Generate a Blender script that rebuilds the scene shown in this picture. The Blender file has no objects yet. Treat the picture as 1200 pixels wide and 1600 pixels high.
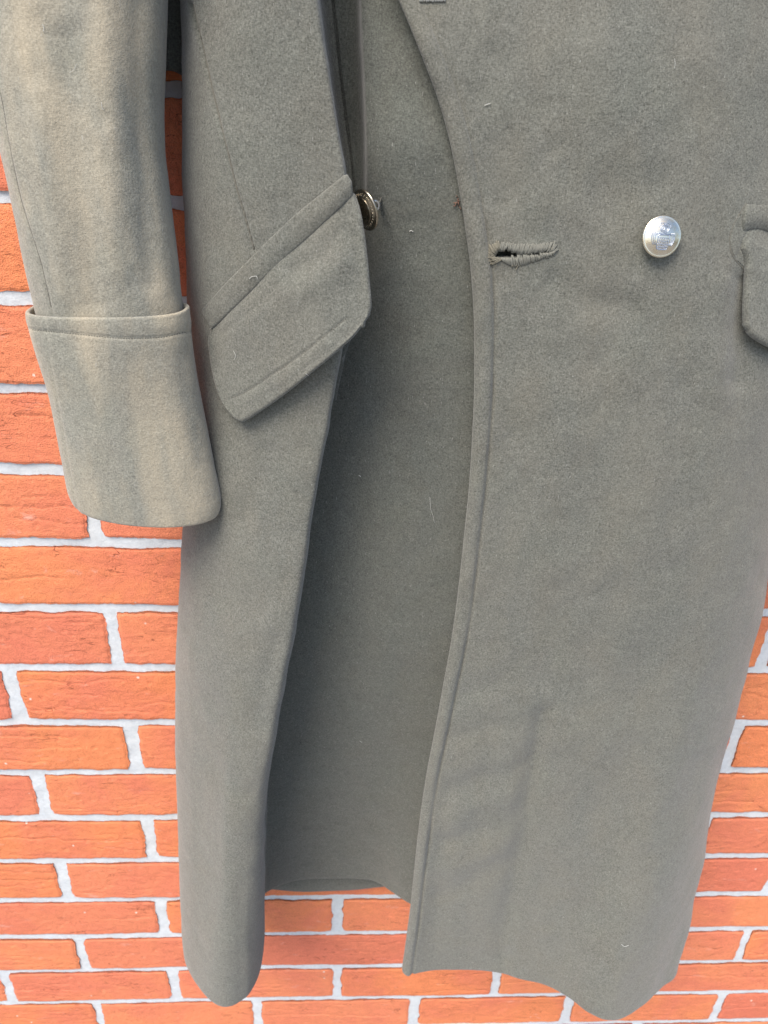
import bpy, math, random
import numpy as np
from mathutils import Vector, Matrix
from mathutils.bvhtree import BVHTree

random.seed(7)
RNG = np.random.default_rng(11)
scene = bpy.context.scene
COL = scene.collection

# ------------------------------------------------------------------ camera
F_PX, CAM_X, CAM_Y, CAM_Z = 1176.6, 0.2368, -0.6142, -0.0060
PITCH, YAW, ROLL = 0.494207, 0.049712, 0.036441
_fw = np.array([math.sin(YAW)*math.cos(PITCH), math.cos(YAW)*math.cos(PITCH), -math.sin(PITCH)])
_rt = np.array([math.cos(YAW), -math.sin(YAW), 0.0])
_up = np.cross(_rt, _fw)
AX = _rt*math.cos(ROLL) + _up*math.sin(ROLL)          # camera right
AY = -_rt*math.sin(ROLL) + _up*math.cos(ROLL)         # camera up
AZ = _fw                                              # camera forward
CPOS = np.array([CAM_X, CAM_Y, CAM_Z])
cam_data = bpy.data.cameras.new('camera')
cam = bpy.data.objects.new('camera', cam_data)
COL.objects.link(cam)
cam.matrix_world = Matrix(((AX[0], AY[0], -AZ[0], CAM_X), (AX[1], AY[1], -AZ[1], CAM_Y),
                           (AX[2], AY[2], -AZ[2], CAM_Z), (0, 0, 0, 1)))
cam_data.sensor_fit = 'VERTICAL'
cam_data.sensor_height = 36.0
cam_data.lens = 36.0*F_PX/1600.0
cam_data.clip_start = 0.01
cam_data.clip_end = 100.0
cam_data.dof.use_dof = True
cam_data.dof.focus_distance = 0.55
cam_data.dof.aperture_fstop = 12.0
scene.camera = cam

# ------------------------------------------------------------------ daylight
SUN_EL, SUN_AZ = math.radians(57), math.radians(-34)   # azimuth from the wall's outward normal, negative = camera left
TO_SUN = Vector((math.sin(SUN_AZ)*math.cos(SUN_EL), -math.cos(SUN_AZ)*math.cos(SUN_EL), math.sin(SUN_EL)))
world = bpy.data.worlds.new('World')
scene.world = world
world.use_nodes = True
wn = world.node_tree
bg = wn.nodes['Background']
sky = wn.nodes.new('ShaderNodeTexSky')
sky.sky_type = 'NISHITA'
sky.sun_disc = False
sky.sun_elevation = SUN_EL
sky.sun_rotation = math.atan2(TO_SUN.x, TO_SUN.y)
sky.air_density = 1.0
sky.dust_density = 2.6
sky.ozone_density = 1.0
wn.links.new(sky.outputs[0], bg.inputs[0])
bg.inputs[1].default_value = 0.085
sun_d = bpy.data.lights.new('sun', 'SUN')
sun_d.energy = 1.5
sun_d.angle = math.radians(34)
sun_d.color = (1.0, 0.92, 0.81)
sun = bpy.data.objects.new('sun', sun_d)
COL.objects.link(sun)
sun.rotation_euler = TO_SUN.to_track_quat('Z', 'Y').to_euler()
vs = scene.view_settings
vs.view_transform = 'Standard'
vs.look = 'None'
vs.exposure = 1.46
vs.gamma = 1.0
vs.use_curve_mapping = False
scene.cycles.max_bounces = 8
scene.cycles.diffuse_bounces = 5


# ------------------------------------------------------------------ small maths
def ray(px, py):
    px, py = np.asarray(px, float), np.asarray(py, float)
    return AZ + AX*((px-600)/F_PX)[..., None] - AY*((py-800)/F_PX)[..., None]


def at(px, py, o):
    """point at o millimetres in front of the wall on the sight line of photo pixel px, py"""
    d = ray(px, py)
    t = (-np.asarray(o, float)/1000.0 - CAM_Y)/d[..., 1]
    return CPOS + d*t[..., None]


def on_plane(px, py, z):
    d = ray(px, py)
    t = (z-CAM_Z)/d[..., 2]
    return CPOS + d*t[..., None]


def to_px(P):
    v = P-CPOS
    w = v@AZ
    return 600+F_PX*(v@AX)/w, 800-F_PX*(v@AY)/w


def pchip(xk, yk):
    xk, yk = np.asarray(xk, float), np.asarray(yk, float)
    h = np.diff(xk)
    d = np.diff(yk)/h
    m = np.zeros_like(yk)
    if len(xk) == 2:
        m[:] = d[0]
    else:
        for i in range(1, len(xk)-1):
            if d[i-1]*d[i] > 0:
                w1, w2 = 2*h[i]+h[i-1], h[i]+2*h[i-1]
                m[i] = (w1+w2)/(w1/d[i-1]+w2/d[i])
        m[0], m[-1] = d[0], d[-1]

    def f(x):
        x = np.asarray(x, float)
        i = np.clip(np.searchsorted(xk, x)-1, 0, len(xk)-2)
        t = (x-xk[i])/h[i]
        y = ((2*t**3-3*t**2+1)*yk[i] + (t**3-2*t**2+t)*h[i]*m[i] + (-2*t**3+3*t**2)*yk[i+1] + (t**3-t**2)*h[i]*m[i+1])
        lo, hi = x < xk[0], x > xk[-1]
        y = np.where(lo, yk[0]+m[0]*(x-xk[0]), y)
        return np.where(hi, yk[-1]+m[-1]*(x-xk[-1]), y)
    return f


def spline_rows(C, n):
    """C: rows x columns x 3 control points; resample every row to n points (Hermite, chord length)."""
    R, K, _ = C.shape
    ch = np.linalg.norm(np.diff(C, axis=1), axis=2).mean(axis=0)**0.75
    s = np.concatenate([[0], np.cumsum(ch)])
    T = np.zeros_like(C)
    for j in range(K):
        if j == 0:
            T[:, j] = (C[:, 1]-C[:, 0])/ch[0]
        elif j == K-1:
            T[:, j] = (C[:, -1]-C[:, -2])/ch[-1]
        else:
            a, b = ch[j-1], ch[j]
            T[:, j] = ((C[:, j]-C[:, j-1])/a*b + (C[:, j+1]-C[:, j])/b*a)/(a+b)
    x = np.linspace(0, s[-1], n) if np.isscalar(n) else np.interp(n, np.linspace(0, 1, len(s)), s)
    i = np.clip(np.searchsorted(s, x)-1, 0, K-2)
    h = ch[i]
    t = ((x-s[i])/h)[None, :, None]
    h = h[None, :, None]
    return ((2*t**3-3*t**2+1)*C[:, i] + (t**3-2*t**2+t)*h*T[:, i] + (-2*t**3+3*t**2)*C[:, i+1] + (t**3-t**2)*h*T[:, i+1])


def resample(poly, n):
    P = np.asarray(poly, float)
    L = np.concatenate([[0], np.cumsum(np.linalg.norm(np.diff(P, axis=0), axis=1))])
    x = np.linspace(0, L[-1], n)
    return np.stack([pchip(L, P[:, k])(x) for k in range(P.shape[1])], axis=1)


def vnoise(p, seed=0):
    """value noise in [-1, 1] on an (..., d) array"""
    p = np.asarray(p, float)
    i = np.floor(p).astype(np.int64)
    f = p-i
    f = f*f*(3-2*f)
    d = p.shape[-1]
    out = 0
    for c in range(2**d):
        o = np.array([(c >> k) & 1 for k in range(d)])
        q = i+o
        h = seed*1013904223
        for k in range(d):
            h = h + q[..., k]*[374761393, 668265263, 2147483647][k]
        h = (h ^ (h >> 13))*1274126177
        h = (h ^ (h >> 16)) & 0xffff
        w = np.prod(np.where(o == 1, f, 1-f), axis=-1)
        out = out+w*(h/32767.5-1)
    return out


def fbm(p, seed=0, octs=3):
    return sum(vnoise(np.asarray(p)*2.0**k, seed+k*17)*0.5**k for k in range(octs))


def seg_dist(px, py, poly):
    """distance and position along an open polyline, in pixels"""
    best = np.full(px.shape, 1e9)
    tt = np.zeros(px.shape)
    P = np.asarray(poly, float)
    for k in range(len(P)-1):
        a, b = P[k], P[k+1]
        ab = b-a
        t = np.clip(((px-a[0])*ab[0]+(py-a[1])*ab[1])/(ab@ab), 0, 1)
        d = np.hypot(px-a[0]-t*ab[0], py-a[1]-t*ab[1])
        m = d < best
        best = np.where(m, d, best)
        tt = np.where(m, (k+t)/(len(P)-1), tt)
    return best, tt


def in_poly(px, py, poly):
    P = np.asarray(poly, float)
    c = np.zeros(px.shape, bool)
    for k in range(len(P)):
        a, b = P[k], P[k-1]
        hit = ((a[1] > py) != (b[1] > py)) & (px < (b[0]-a[0])*(py-a[1])/(b[1]-a[1]+1e-12)+a[0])
        c ^= hit
    return c


def grid_normals(G):
    du = np.gradient(G, axis=1)
    dv = np.gradient(G, axis=0)
    n = np.cross(dv, du)
    return n/(np.linalg.norm(n, axis=2, keepdims=True)+1e-12)


# ------------------------------------------------------------------ object helpers
def empty(name, loc, label=None, category=None):
    o = bpy.data.objects.new(name, None)
    o.empty_display_size = 0.05
    COL.objects.link(o)
    o.location = loc
    if label:
        o['label'] = label
    if category:
        o['category'] = category
    return o


def world_loc(o):
    p = Vector((0, 0, 0))
    while o is not None:
        p += o.location
        o = o.parent
    return p


def mesh_obj(name, V, Fc, mat, parent=None, smooth=True, label=None, kind=None):
    V = np.asarray(V, float).reshape(-1, 3)
    off = np.array(world_loc(parent)) if parent else np.zeros(3)
    me = bpy.data.meshes.new(name)
    me.from_pydata((V-off).tolist(), [], [list(map(int, f)) for f in Fc])
    me.update()
    if smooth:
        me.polygons.foreach_set('use_smooth', np.ones(len(me.polygons), bool))
    me.materials.append(mat)
    o = bpy.data.objects.new(name, me)
    COL.objects.link(o)
    if parent:
        o.parent = parent
    if label:
        o['label'] = label
    if kind:
        o['kind'] = kind
    return o


def quads(R, C, off=0, flip=False):
    i, j = np.meshgrid(np.arange(R-1), np.arange(C-1), indexing='ij')
    a = off+i*C+j
    q = np.stack([a, a+C, a+C+1, a+1], axis=-1).reshape(-1, 4)
    return q[:, ::-1] if flip else q


def relax(G, it, wu=1.0):
    for _ in range(it):
        A = G.copy()
        A[:, 1:-1] = (G[:, :-2]+2*G[:, 1:-1]+G[:, 2:])/4
        G = A.copy()
        A[1:-1] = (G[:-2]+2*G[1:-1]+G[2:])/4
        G = A
    return G


def sheet(name, G, t, mat, parent, hole=None, segs=4, label=None, kind=None, flat=False, normals=None):
    """a cloth sheet: front grid G (rows x cols x 3), back face t metres behind it, rounded rim"""
    R, C, _ = G.shape
    N = grid_normals(relax(G, 3))
    if (N*(CPOS-G)).sum() < 0 and name not in ('back_panel',):
        N = -N
        flip = True
    else:
        flip = False
    if flat:
        mn = N.reshape(-1, 3).mean(axis=0)
        N = np.broadcast_to(mn/np.linalg.norm(mn), N.shape).copy()
    if normals is not None:
        N = normals
    B = G-N*t
    n = R*C
    V = [G.reshape(-1, 3), B.reshape(-1, 3)]
    fq, bq = quads(R, C, 0, flip), quads(R, C, n, not flip)
    if hole is not None:
        px, py = to_px(G.reshape(-1, 3))
        cx, cy = px[fq].mean(axis=1), py[fq].mean(axis=1)
        m = ~in_poly(cx, cy, hole)
        cx, cy = px[bq-n].mean(axis=1), py[bq-n].mean(axis=1)
        m2 = ~in_poly(cx, cy, hole)
        fq, bq = fq[m], bq[m2]
    ij = [(0, j) for j in range(C)]+[(i, C-1) for i in range(1, R)]+[(R-1, j) for j in range(C-2, -1, -1)]+[(i, 0) for i in range(R-2, 0, -1)]
    ii, jj = np.array([a for a, _ in ij]), np.array([b for _, b in ij])
    inner = G[np.clip(ii, 1, R-2), np.clip(jj, 1, C-2)]
    Nb = N[ii, jj]
    T = G[ii, jj]-inner
    T = T-Nb*(T*Nb).sum(axis=1, keepdims=True)
    T = T/(np.linalg.norm(T, axis=1, keepdims=True)+1e-12)
    mid = (G[ii, jj]+B[ii, jj])/2
    L = len(ij)
    rings = [ii*C+jj]
    base = 2*n
    for k in range(1, segs):
        a = math.pi*k/segs
        V.append(mid+Nb*(t/2)*math.cos(a)+T*(t/2)*math.sin(a))
        rings.append(base+np.arange(L))
        base += L
    rings.append(n+ii*C+jj)
    rq = []
    for k in range(segs):
        a, b = rings[k], rings[k+1]
        q = np.stack([a, np.roll(a, -1), np.roll(b, -1), b], axis=-1)
        rq.append(q[:, ::-1] if flip else q)
    Fc = np.concatenate([fq, bq]+rq)
    return mesh_obj(name, np.concatenate(V), Fc, mat, parent, label=label, kind=kind)


def tube(path, r, n=8, closed=False):
    """verts, faces of a round tube; r scalar or per point"""
    P = np.asarray(path, float)
    m = len(P)
    r = np.broadcast_to(np.asarray(r, float), (m,))
    T = (np.roll(P, -1, 0)-np.roll(P, 1, 0)) if closed else np.gradient(P, axis=0)
    T = T/(np.linalg.norm(T, axis=1, keepdims=True)+1e-12)
    ref = np.array([0.31, 0.83, 0.47])
    A = np.cross(T, ref)
    A /= np.linalg.norm(A, axis=1, keepdims=True)+1e-12
    B = np.cross(T, A)
    a = np.linspace(0, 2*math.pi, n, endpoint=False)
    V = P[:, None]+r[:, None, None]*(A[:, None]*np.cos(a)[None, :, None]+B[:, None]*np.sin(a)[None, :, None])
    Fc = []
    for i in range(m if closed else m-1):
        k = (i+1) % m
        for j in range(n):
            l = (j+1) % n
            Fc.append((i*n+j, i*n+l, k*n+l, k*n+j))
    if not closed:
        Fc.append(tuple(range(n-1, -1, -1)))
        Fc.append(tuple((m-1)*n+j for j in range(n)))
    return V.reshape(-1, 3), Fc


class Bag:
    """collects shapes into one mesh"""
    def __init__(self):
        self.V, self.F, self.n = [], [], 0

    def add(self, VF):
        V, Fc = VF
        V = np.asarray(V, float).reshape(-1, 3)
        self.F += [tuple(int(x)+self.n for x in f) for f in Fc]
        self.V.append(V)
        self.n += len(V)

    def build(self, name, mat, parent, **k):
        return mesh_obj(name, np.concatenate(self.V), self.F, mat, parent, **k)


# ------------------------------------------------------------------ materials
class NT:
    def __init__(self, name):
        self.m = bpy.data.materials.new(name)
        self.m.use_nodes = True
        self.t = self.m.node_tree
        self.b = self.t.nodes['Principled BSDF']
        self.tc = self.t.nodes.new('ShaderNodeTexCoord').outputs['Object']

    def node(self, kind, **inp):
        n = self.t.nodes.new(kind)
        for k, v in inp.items():
            self.put(n, k, v)
        return n

    def put(self, n, k, v):
        s = n.inputs[int(k[1:])] if k[0] == 'i' and k[1:].isdigit() else n.inputs[k]
        if hasattr(v, 'node'):
            self.t.links.new(v, s)
        else:
            s.default_value = v

    def mapping(self, scale=(1, 1, 1), rot=(0, 0, 0), vec=None):
        n = self.node('ShaderNodeMapping', Vector=vec or self.tc, Scale=scale, Rotation=rot)
        return n.outputs[0]

    def noise(self, scale, detail=2.0, rough=0.5, vec=None, dist=0.0):
        n = self.node('ShaderNodeTexNoise', Vector=vec or self.tc, Scale=scale, Detail=detail, Roughness=rough, Distortion=dist)
        return n.outputs['Fac']

    def ramp(self, fac, stops, interp='LINEAR'):
        n = self.node('ShaderNodeValToRGB', Fac=fac)
        r = n.color_ramp
        r.interpolation = interp
        while len(r.elements) < len(stops):
            r.elements.new(0.5)
        for e, (p, c) in zip(r.elements, stops):
            e.position = p
            e.color = c if len(c) == 4 else (*c, 1)
        return n.outputs[0]

    def mix(self, fac, a, b, mode='MIX'):
        n = self.t.nodes.new('ShaderNodeMix')
        n.data_type = 'RGBA'
        n.blend_type = mode
        self.put(n, 'i0', fac)
        for idx, v in ((6, a), (7, b)):
            if hasattr(v, 'node'):
                self.t.links.new(v, n.inputs[idx])
            else:
                n.inputs[idx].default_value = (*v, 1) if len(v) == 3 else v
        return n.outputs[2]

    def math(self, op, a, b=0.0, c=None):
        n = self.t.nodes.new('ShaderNodeMath')
        n.operation = op
        self.put(n, 'i0', a)
        self.put(n, 'i1', b)
        if c is not None:
            self.put(n, 'i2', c)
        return n.outputs[0]

    def bump(self, h, strength, dist, prev=None):
        n = self.node('ShaderNodeBump', Strength=strength, Distance=dist, Height=h)
        if prev is not None:
            self.put(n, 'Normal', prev)
        return n.outputs[0]


g1 = lambda v: (v, v, v)


def wool(name, dark, light, worn, worn_amt, grain=1.0, sheen=0.25):
    t = NT(name)
    # short crossing fibres: three stretched noises at different angles
    f1 = t.noise(1.0, 2.0, 0.6, t.mapping((1400, 750, 560), (0.0, 0.5, 0.0)))
    f2 = t.noise(1.0, 2.0, 0.6, t.mapping((560, 750, 1400), (0.0, -0.35, 0.0)))
    f3 = t.noise(1.0, 1.0, 0.6, t.mapping((800, 800, 800), (0.4, 0.2, 0.9)))
    f = t.math('ADD', t.math('ADD', t.math('MULTIPLY', f1, 0.36), t.math('MULTIPLY', f2, 0.36)), t.math('MULTIPLY', f3, 0.28))
    w = 0.17/grain
    fib = t.ramp(f, [(0.5-w, g1(0.0)), (0.5+w, g1(1.0))])
    base = t.mix(fib, dark, light)
    # felted mottling, a few millimetres to a few centimetres
    m1 = t.noise(170, 3.0, 0.6)
    base = t.mix(0.55, base, t.ramp(m1, [(0.3, g1(0.74)), (0.7, g1(1.0))]), 'MULTIPLY')
    m2 = t.noise(22, 4.0, 0.6, dist=0.6)
    base = t.mix(t.ramp(m2, [(0.42, g1(0.0)), (0.74, g1(0.22))]), base, t.mix(0.5, base, (0.80, 1.0, 0.86), 'MULTIPLY'))
    m4 = t.noise(34, 3.0, 0.55, t.mapping((1, 1, 0.6), (0, 0.5, 0)), 0.4)
    base = t.mix(t.ramp(m4, [(0.44, g1(0.0)), (0.74, g1(0.5))]), base, t.mix(1.0, base, (1.0, 0.94, 0.88), 'MULTIPLY'))
    # worn, yellowed places
    wv = t.mapping((26, 20, 6.5), (0, 0.05, 0))
    m3 = t.noise(1.0, 3.0, 0.55, wv)
    wm = t.ramp(m3, [(0.40, g1(0.0)), (0.62, g1(worn_amt))])
    base = t.mix(wm, base, t.mix(fib, tuple(c*0.72 for c in worn), tuple(c*1.12 for c in worn)))
    # odd pale kemp fibres
    k = t.noise(1.0, 0.0, 0.5, t.mapping((1900, 1500, 300), (0.2, 0.9, 0.3)))
    base = t.mix(t.ramp(k, [(0.80, g1(0.0)), (0.84, g1(0.4))]), base, (0.45, 0.45, 0.42))
    t.put(t.b, 'Base Color', base)
    t.put(t.b, 'Roughness', 0.95)
    t.put(t.b, 'Specular IOR Level', 0.12)
    t.put(t.b, 'Sheen Weight', sheen)
    t.put(t.b, 'Sheen Roughness', 0.55)
    b1 = t.bump(f, 0.5, 0.0011)
    b2 = t.bump(m1, 0.2, 0.003, b1)
    t.put(t.b, 'Normal', b2)
    return t.m


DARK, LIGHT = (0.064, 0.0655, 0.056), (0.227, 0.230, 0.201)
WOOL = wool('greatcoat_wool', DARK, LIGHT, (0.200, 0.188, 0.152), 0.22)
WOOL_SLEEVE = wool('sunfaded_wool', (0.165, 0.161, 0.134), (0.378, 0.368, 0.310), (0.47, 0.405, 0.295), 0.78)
WOOL_IN_SHADE = wool('inner_wool_shade', (0.053, 0.056, 0.049), (0.178, 0.186, 0.163), (0.16, 0.155, 0.125), 0.1)  # greener inner wool, its colour darkened to stand in for recess shade


def plain(name, col, rough=0.8, metal=0.0, var=0.25, scale=600):
    t = NT(name)
    n = t.noise(scale, 3.0, 0.6)
    c = t.mix(n, tuple(x*(1-var) for x in col), tuple(min(1, x*(1+var)) for x in col))
    t.put(t.b, 'Base Color', c)
    t.put(t.b, 'Roughness', rough)
    t.put(t.b, 'Metallic', metal)
    t.put(t.b, 'Normal', t.bump(n, 0.2, 0.0004))
    return t.m


THREAD = plain('buttonhole_twist', (0.175, 0.174, 0.148), 0.85, scale=2500)
THREAD_OLD = plain('frayed_twist', (0.175, 0.163, 0.125), 0.9, scale=2500)
THREAD_PALE = plain('pale_twist', (0.38, 0.38, 0.35), 0.85, scale=2500)
BROWN_THREAD = plain('brown_thread', (0.16, 0.085, 0.06), 0.9)
SEAM = plain('seam_thread', (0.13, 0.125, 0.105), 0.95)
LINT = plain('pale_lint', (0.50, 0.50, 0.47), 0.8, var=0.08)


def metal(name, col, rough, tarnish, scale=260):
    t = NT(name)
    n = t.noise(scale, 4.0, 0.6)
    t.put(t.b, 'Base Color', t.mix(t.ramp(n, [(0.42, g1(0)), (0.68, g1(0.8))]), col, tarnish))
    t.put(t.b, 'Metallic', 1.0)
    t.put(t.b, 'Roughness', t.ramp(n, [(0.3, g1(rough)), (0.8, g1(min(1, rough*2.2)))]))
    t.put(t.b, 'Normal', t.bump(t.noise(1400, 2.0), 0.12, 0.0003))
    return t.m


SILVER = metal('anodised_metal', (0.88, 0.81, 0.67), 0.17, (0.74, 0.62, 0.42))
for k_, v_ in (('Thin Film Thickness', 420.0), ('Thin Film IOR', 1.45)):
    if k_ in SILVER.node_tree.nodes['Principled BSDF'].inputs:
        SILVER.node_tree.nodes['Principled BSDF'].inputs[k_].default_value = v_
RELIEF = metal('anodised_relief', (0.50, 0.55, 0.64), 0.25, (0.40, 0.46, 0.56))
STEEL = metal('shank_steel', (0.75, 0.76, 0.77), 0.18, (0.5, 0.5, 0.5))
BRONZE = metal('tarnished_brass', (0.40, 0.35, 0.27), 0.18, (0.22, 0.18, 0.13))


def brick_mat():
    t = NT('orange_brick')
    oi = t.t.nodes.new('ShaderNodeObjectInfo')
    rnd = oi.outputs['Random']
    off = t.t.nodes.new('ShaderNodeCombineXYZ')
    for k, s in enumerate((37.0, 91.0, 53.0)):
        t.put(off, 'i%d' % k, t.math('MULTIPLY', rnd, s))
    va = t.t.nodes.new('ShaderNodeVectorMath')
    va.operation = 'ADD'
    t.t.links.new(t.tc, va.inputs[0])
    t.t.links.new(off.outputs[0], va.inputs[1])
    vec = va.outputs[0]
    body = t.ramp(rnd, [(0.0, (0.87, 0.282, 0.122)), (0.35, (0.89, 0.308, 0.138)), (0.7, (0.87, 0.290, 0.150)), (1.0, (0.74, 0.215, 0.130))])
    big = t.noise(11, 4.0, 0.6, vec, 0.4)
    c = t.mix(t.ramp(big, [(0.4, g1(0.0)), (0.66, g1(0.75))]), body, (0.78, 0.225, 0.140))
    mid = t.noise(1.0, 4.0, 0.65, t.mapping((90, 90, 150), vec=vec))
    c = t.mix(0.35, c, t.ramp(mid, [(0.3, g1(0.72)), (0.62, g1(1.0))]), 'MULTIPLY')
    sand = t.noise(900, 2.0, 0.6, vec)
    c = t.mix(0.6, c, t.ramp(sand, [(0.3, g1(0.60)), (0.56, g1(1.0))]), 'MULTIPLY')
    # lime bloom and pale grits
    bl = t.noise(1.0, 5.0, 0.7, t.mapping((38, 38, 80), (0, 0.6, 0), vec), 0.5)
    c = t.mix(t.ramp(bl, [(0.62, g1(0.0)), (0.76, g1(0.55))]), c, (0.84, 0.52, 0.44))
    vo = t.node('ShaderNodeTexVoronoi', Vector=vec, Scale=62.0)
    gr = t.math('ADD', vo.outputs['Distance'], t.math('MULTIPLY', t.noise(330, 1.0, 0.5, vec), 0.10))
    pick = t.math('GREATER_THAN', t.node('ShaderNodeSeparateColor', Color=vo.outputs['Color']).outputs[0], 0.86)
    c = t.mix(t.math('MULTIPLY', t.ramp(gr, [(0.10, g1(1.0)), (0.16, g1(0.0))]), pick), c, (0.88, 0.74, 0.64))
    # fine hairline cracks left by the wire
    cv = t.mapping((16, 16, 70), (0, 0.05, 0), vec)
    cn = t.noise(1.0, 3.0, 0.55, cv, 0.8)
    cr = t.ramp(t.math('ABSOLUTE', t.math('SUBTRACT', cn, 0.5)), [(0.0, g1(0.0)), (0.008, g1(1.0))])
    gate = t.ramp(t.noise(24, 2.0, 0.5, vec), [(0.52, g1(1.0)), (0.60, g1(0.0))])
    crk = t.math('MAXIMUM', cr, gate)
    c = t.mix(t.math('MULTIPLY', t.math('SUBTRACT', 1.0, crk), 0.65), c, (0.20, 0.05, 0.03))
    t.put(t.b, 'Base Color', c)
    t.put(t.b, 'Roughness', 0.9)
    t.put(t.b, 'Specular IOR Level', 0.2)
    b = t.bump(sand, 0.7, 0.0016)
    b = t.bump(mid, 0.25, 0.003, b)
    b = t.bump(crk, 0.55, 0.0012, b)
    t.put(t.b, 'Normal', b)
    return t.m


def mortar_mat():
    t = NT('pale_mortar')
    a = t.noise(240, 4.0, 0.65)
    b_ = t.noise(26, 3.0, 0.6)
    c = t.mix(t.ramp(a, [(0.3, g1(0)), (0.7, g1(1))]), (0.54, 0.580, 0.612), (0.65, 0.695, 0.732))
    c = t.mix(t.ramp(b_, [(0.45, g1(0)), (0.75, g1(0.5))]), c, (0.66, 0.665, 0.655))
    t.put(t.b, 'Base Color', c)
    t.put(t.b, 'Roughness', 0.95)
    t.put(t.b, 'Specular IOR Level', 0.15)
    t.put(t.b, 'Normal', t.bump(t.noise(900, 3.0, 0.7), 0.3, 0.001, t.bump(a, 0.3, 0.002)))
    return t.m


BRICK, MORTAR = brick_mat(), mortar_mat()

# ------------------------------------------------------------------ the brick wall
ROW0, ROW1 = -6, 18          # courses of 75 mm; course r lies between z = -75 r and -75 (r+1)
X_MIN, X_MAX = -0.66, 1.36
wall = empty('brick_wall', (0.35, 0.0, -0.075*ROW1),
             'orange-red creased clay brick wall with pale grey mortar joints behind the coat', 'wall')


def mortar_sheet():
    xs = np.arange(X_MIN, X_MAX, 0.0042)
    zs = np.arange(-0.075*ROW0, -0.075*ROW1, -0.0042)
    X, Z = np.meshgrid(xs, zs)
    P = np.stack([X, Z], axis=-1)
    o = np.minimum(-2.5+0.6*fbm(P*60, 3, 3)+0.3*vnoise(P*230, 9), -0.9)
    V = np.stack([X, -o/1000, Z], axis=-1)
    ob = mesh_obj('mortar', V.reshape(-1, 3), quads(len(zs), len(xs)), MORTAR, wall)
    return ob


mortar_sheet()


def brick_mesh(seed, w=0.2118, h=0.0652, depth=0.05):
    nx, nz = 132, 42
    rg = np.random.default_rng(seed)
    u = np.linspace(-1, 1, nx)
    v = np.linspace(-1, 1, nz)
    U, Vv = np.meshgrid(u, v)
    X, Z = U*w/2, Vv*h/2
    P = np.stack([X, Z], axis=-1)
    # ragged arrises: pull the outline in and out
    eu = np.clip((np.abs(U)-0.90)/0.10, 0, 1)
    ev = np.clip((np.abs(Vv)-0.72)/0.28, 0, 1)
    X = X+np.sign(U)*eu*(0.0011*fbm(np.stack([Z*90+seed, U*3], -1), seed, 3)+0.0004*vnoise(np.stack([Z*420, U*7], -1), seed+5))
    Z = Z+np.sign(Vv)*ev*(0.0010*fbm(np.stack([X*55+seed, Vv*3], -1), seed+9, 3)+0.0004*vnoise(np.stack([X*420, Vv*7], -1), seed+8))
    # round the corners a little
    cr = np.clip(eu*ev, 0, 1)
    X -= np.sign(U)*cr*0.0012
    Z -= np.sign(Vv)*cr*0.0010
    # face relief in mm (positive towards the viewer)
    o = 0.5*fbm(P*[16, 26]+seed*3.1, seed+31, 2)+0.20*fbm(P*[150, 170], seed+41, 2)+0.20*vnoise(P*560, seed+2)
    # creases dragged along the brick when it was cut
    for _ in range(int(rg.integers(3, 7))):
        x0 = rg.uniform(-0.9, 0.6)*w/2
        ln = rg.uniform(0.18, 0.75)*w
        z0 = rg.uniform(-0.8, 0.8)*h/2
        sl = rg.uniform(-0.10, 0.10)
        zc = z0+sl*(X-x0)+0.0026*fbm(np.stack([X*45+rg.uniform(0, 99), X*0], -1), seed+55, 3)
        fade = np.clip((X-x0)/0.02, 0, 1)*np.clip((x0+ln-X)/0.03, 0, 1)
        d = Z-zc
        o -= fade*rg.uniform(0.3, 1.3)*np.exp(-(d/0.0008)**2)
        o += fade*rg.uniform(0.0, 0.25)*np.exp(-((d-0.004)/0.004)**2)
    for _ in range(int(rg.integers(4, 12))):      # pits
        cx, cz = rg.uniform(-.48, .48)*w, rg.uniform(-.45, .45)*h
        r = rg.uniform(0.001, 0.0024)
        o -= rg.uniform(0.6, 1.6)*np.exp(-((X-cx)**2+(Z-cz)**2)/r**2)
    edge = np.maximum(np.clip((np.abs(U)-0.965)/0.035, 0, 1), np.clip((np.abs(Vv)-0.90)/0.10, 0, 1))
    o = o-1.5*edge**2
    V = np.stack([X, -o/1000, Z], axis=-1).reshape(-1, 3)
    Fc = quads(nz, nx, 0, True).tolist()
    ring = [j for j in range(nx)]+[i*nx+nx-1 for i in range(1, nz)]+[(nz-1)*nx+j for j in range(nx-2, -1, -1)]+[i*nx for i in range(nz-2, 0, -1)]
    Bk = V[ring].copy()
    Bk[:, 1] = depth
    n0 = len(V)
    L = len(ring)
    Fc += [[ring[k], n0+k, n0+(k+1) % L, ring[(k+1) % L]][::-1] for k in range(L)]
    me = bpy.data.meshes.new('brick')
    me.from_pydata(np.concatenate([V, Bk]).tolist(), [], Fc)
    me.update()
    me.polygons.foreach_set('use_smooth', np.ones(len(me.polygons), bool))
    me.materials.append(BRICK)
    return me


BRICKS = [brick_mesh(s) for s in range(12)]
wl = wall.location
last = -1
for r in range(ROW0, ROW1):
    off = 0.0 if r % 2 == 0 else 0.1125
    if r in (-1, 1):                       # the bond slips a little in these courses
        off -= 0.026
    for n in range(-4, 8):
        x = 0.225*(n+0.5)-off
        if x-0.105 < X_MIN or x+0.105 > X_MAX:
            continue
        k = random.choice([q for q in range(12) if q != last])
        last = k
        b = bpy.data.objects.new('brick', BRICKS[k])
        COL.objects.link(b)
        b.parent = wall
        b.location = Vector((x+random.uniform(-.0016, .0016), random.uniform(-.0007, .0007), -0.075*(r+0.5)+random.uniform(-.0007, .0007)))-wl
        b.rotation_euler = (random.uniform(-.004, .004), random.uniform(-.006, .006) + (math.pi if random.random() < 0.5 else 0), random.uniform(-.003, .003))

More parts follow.
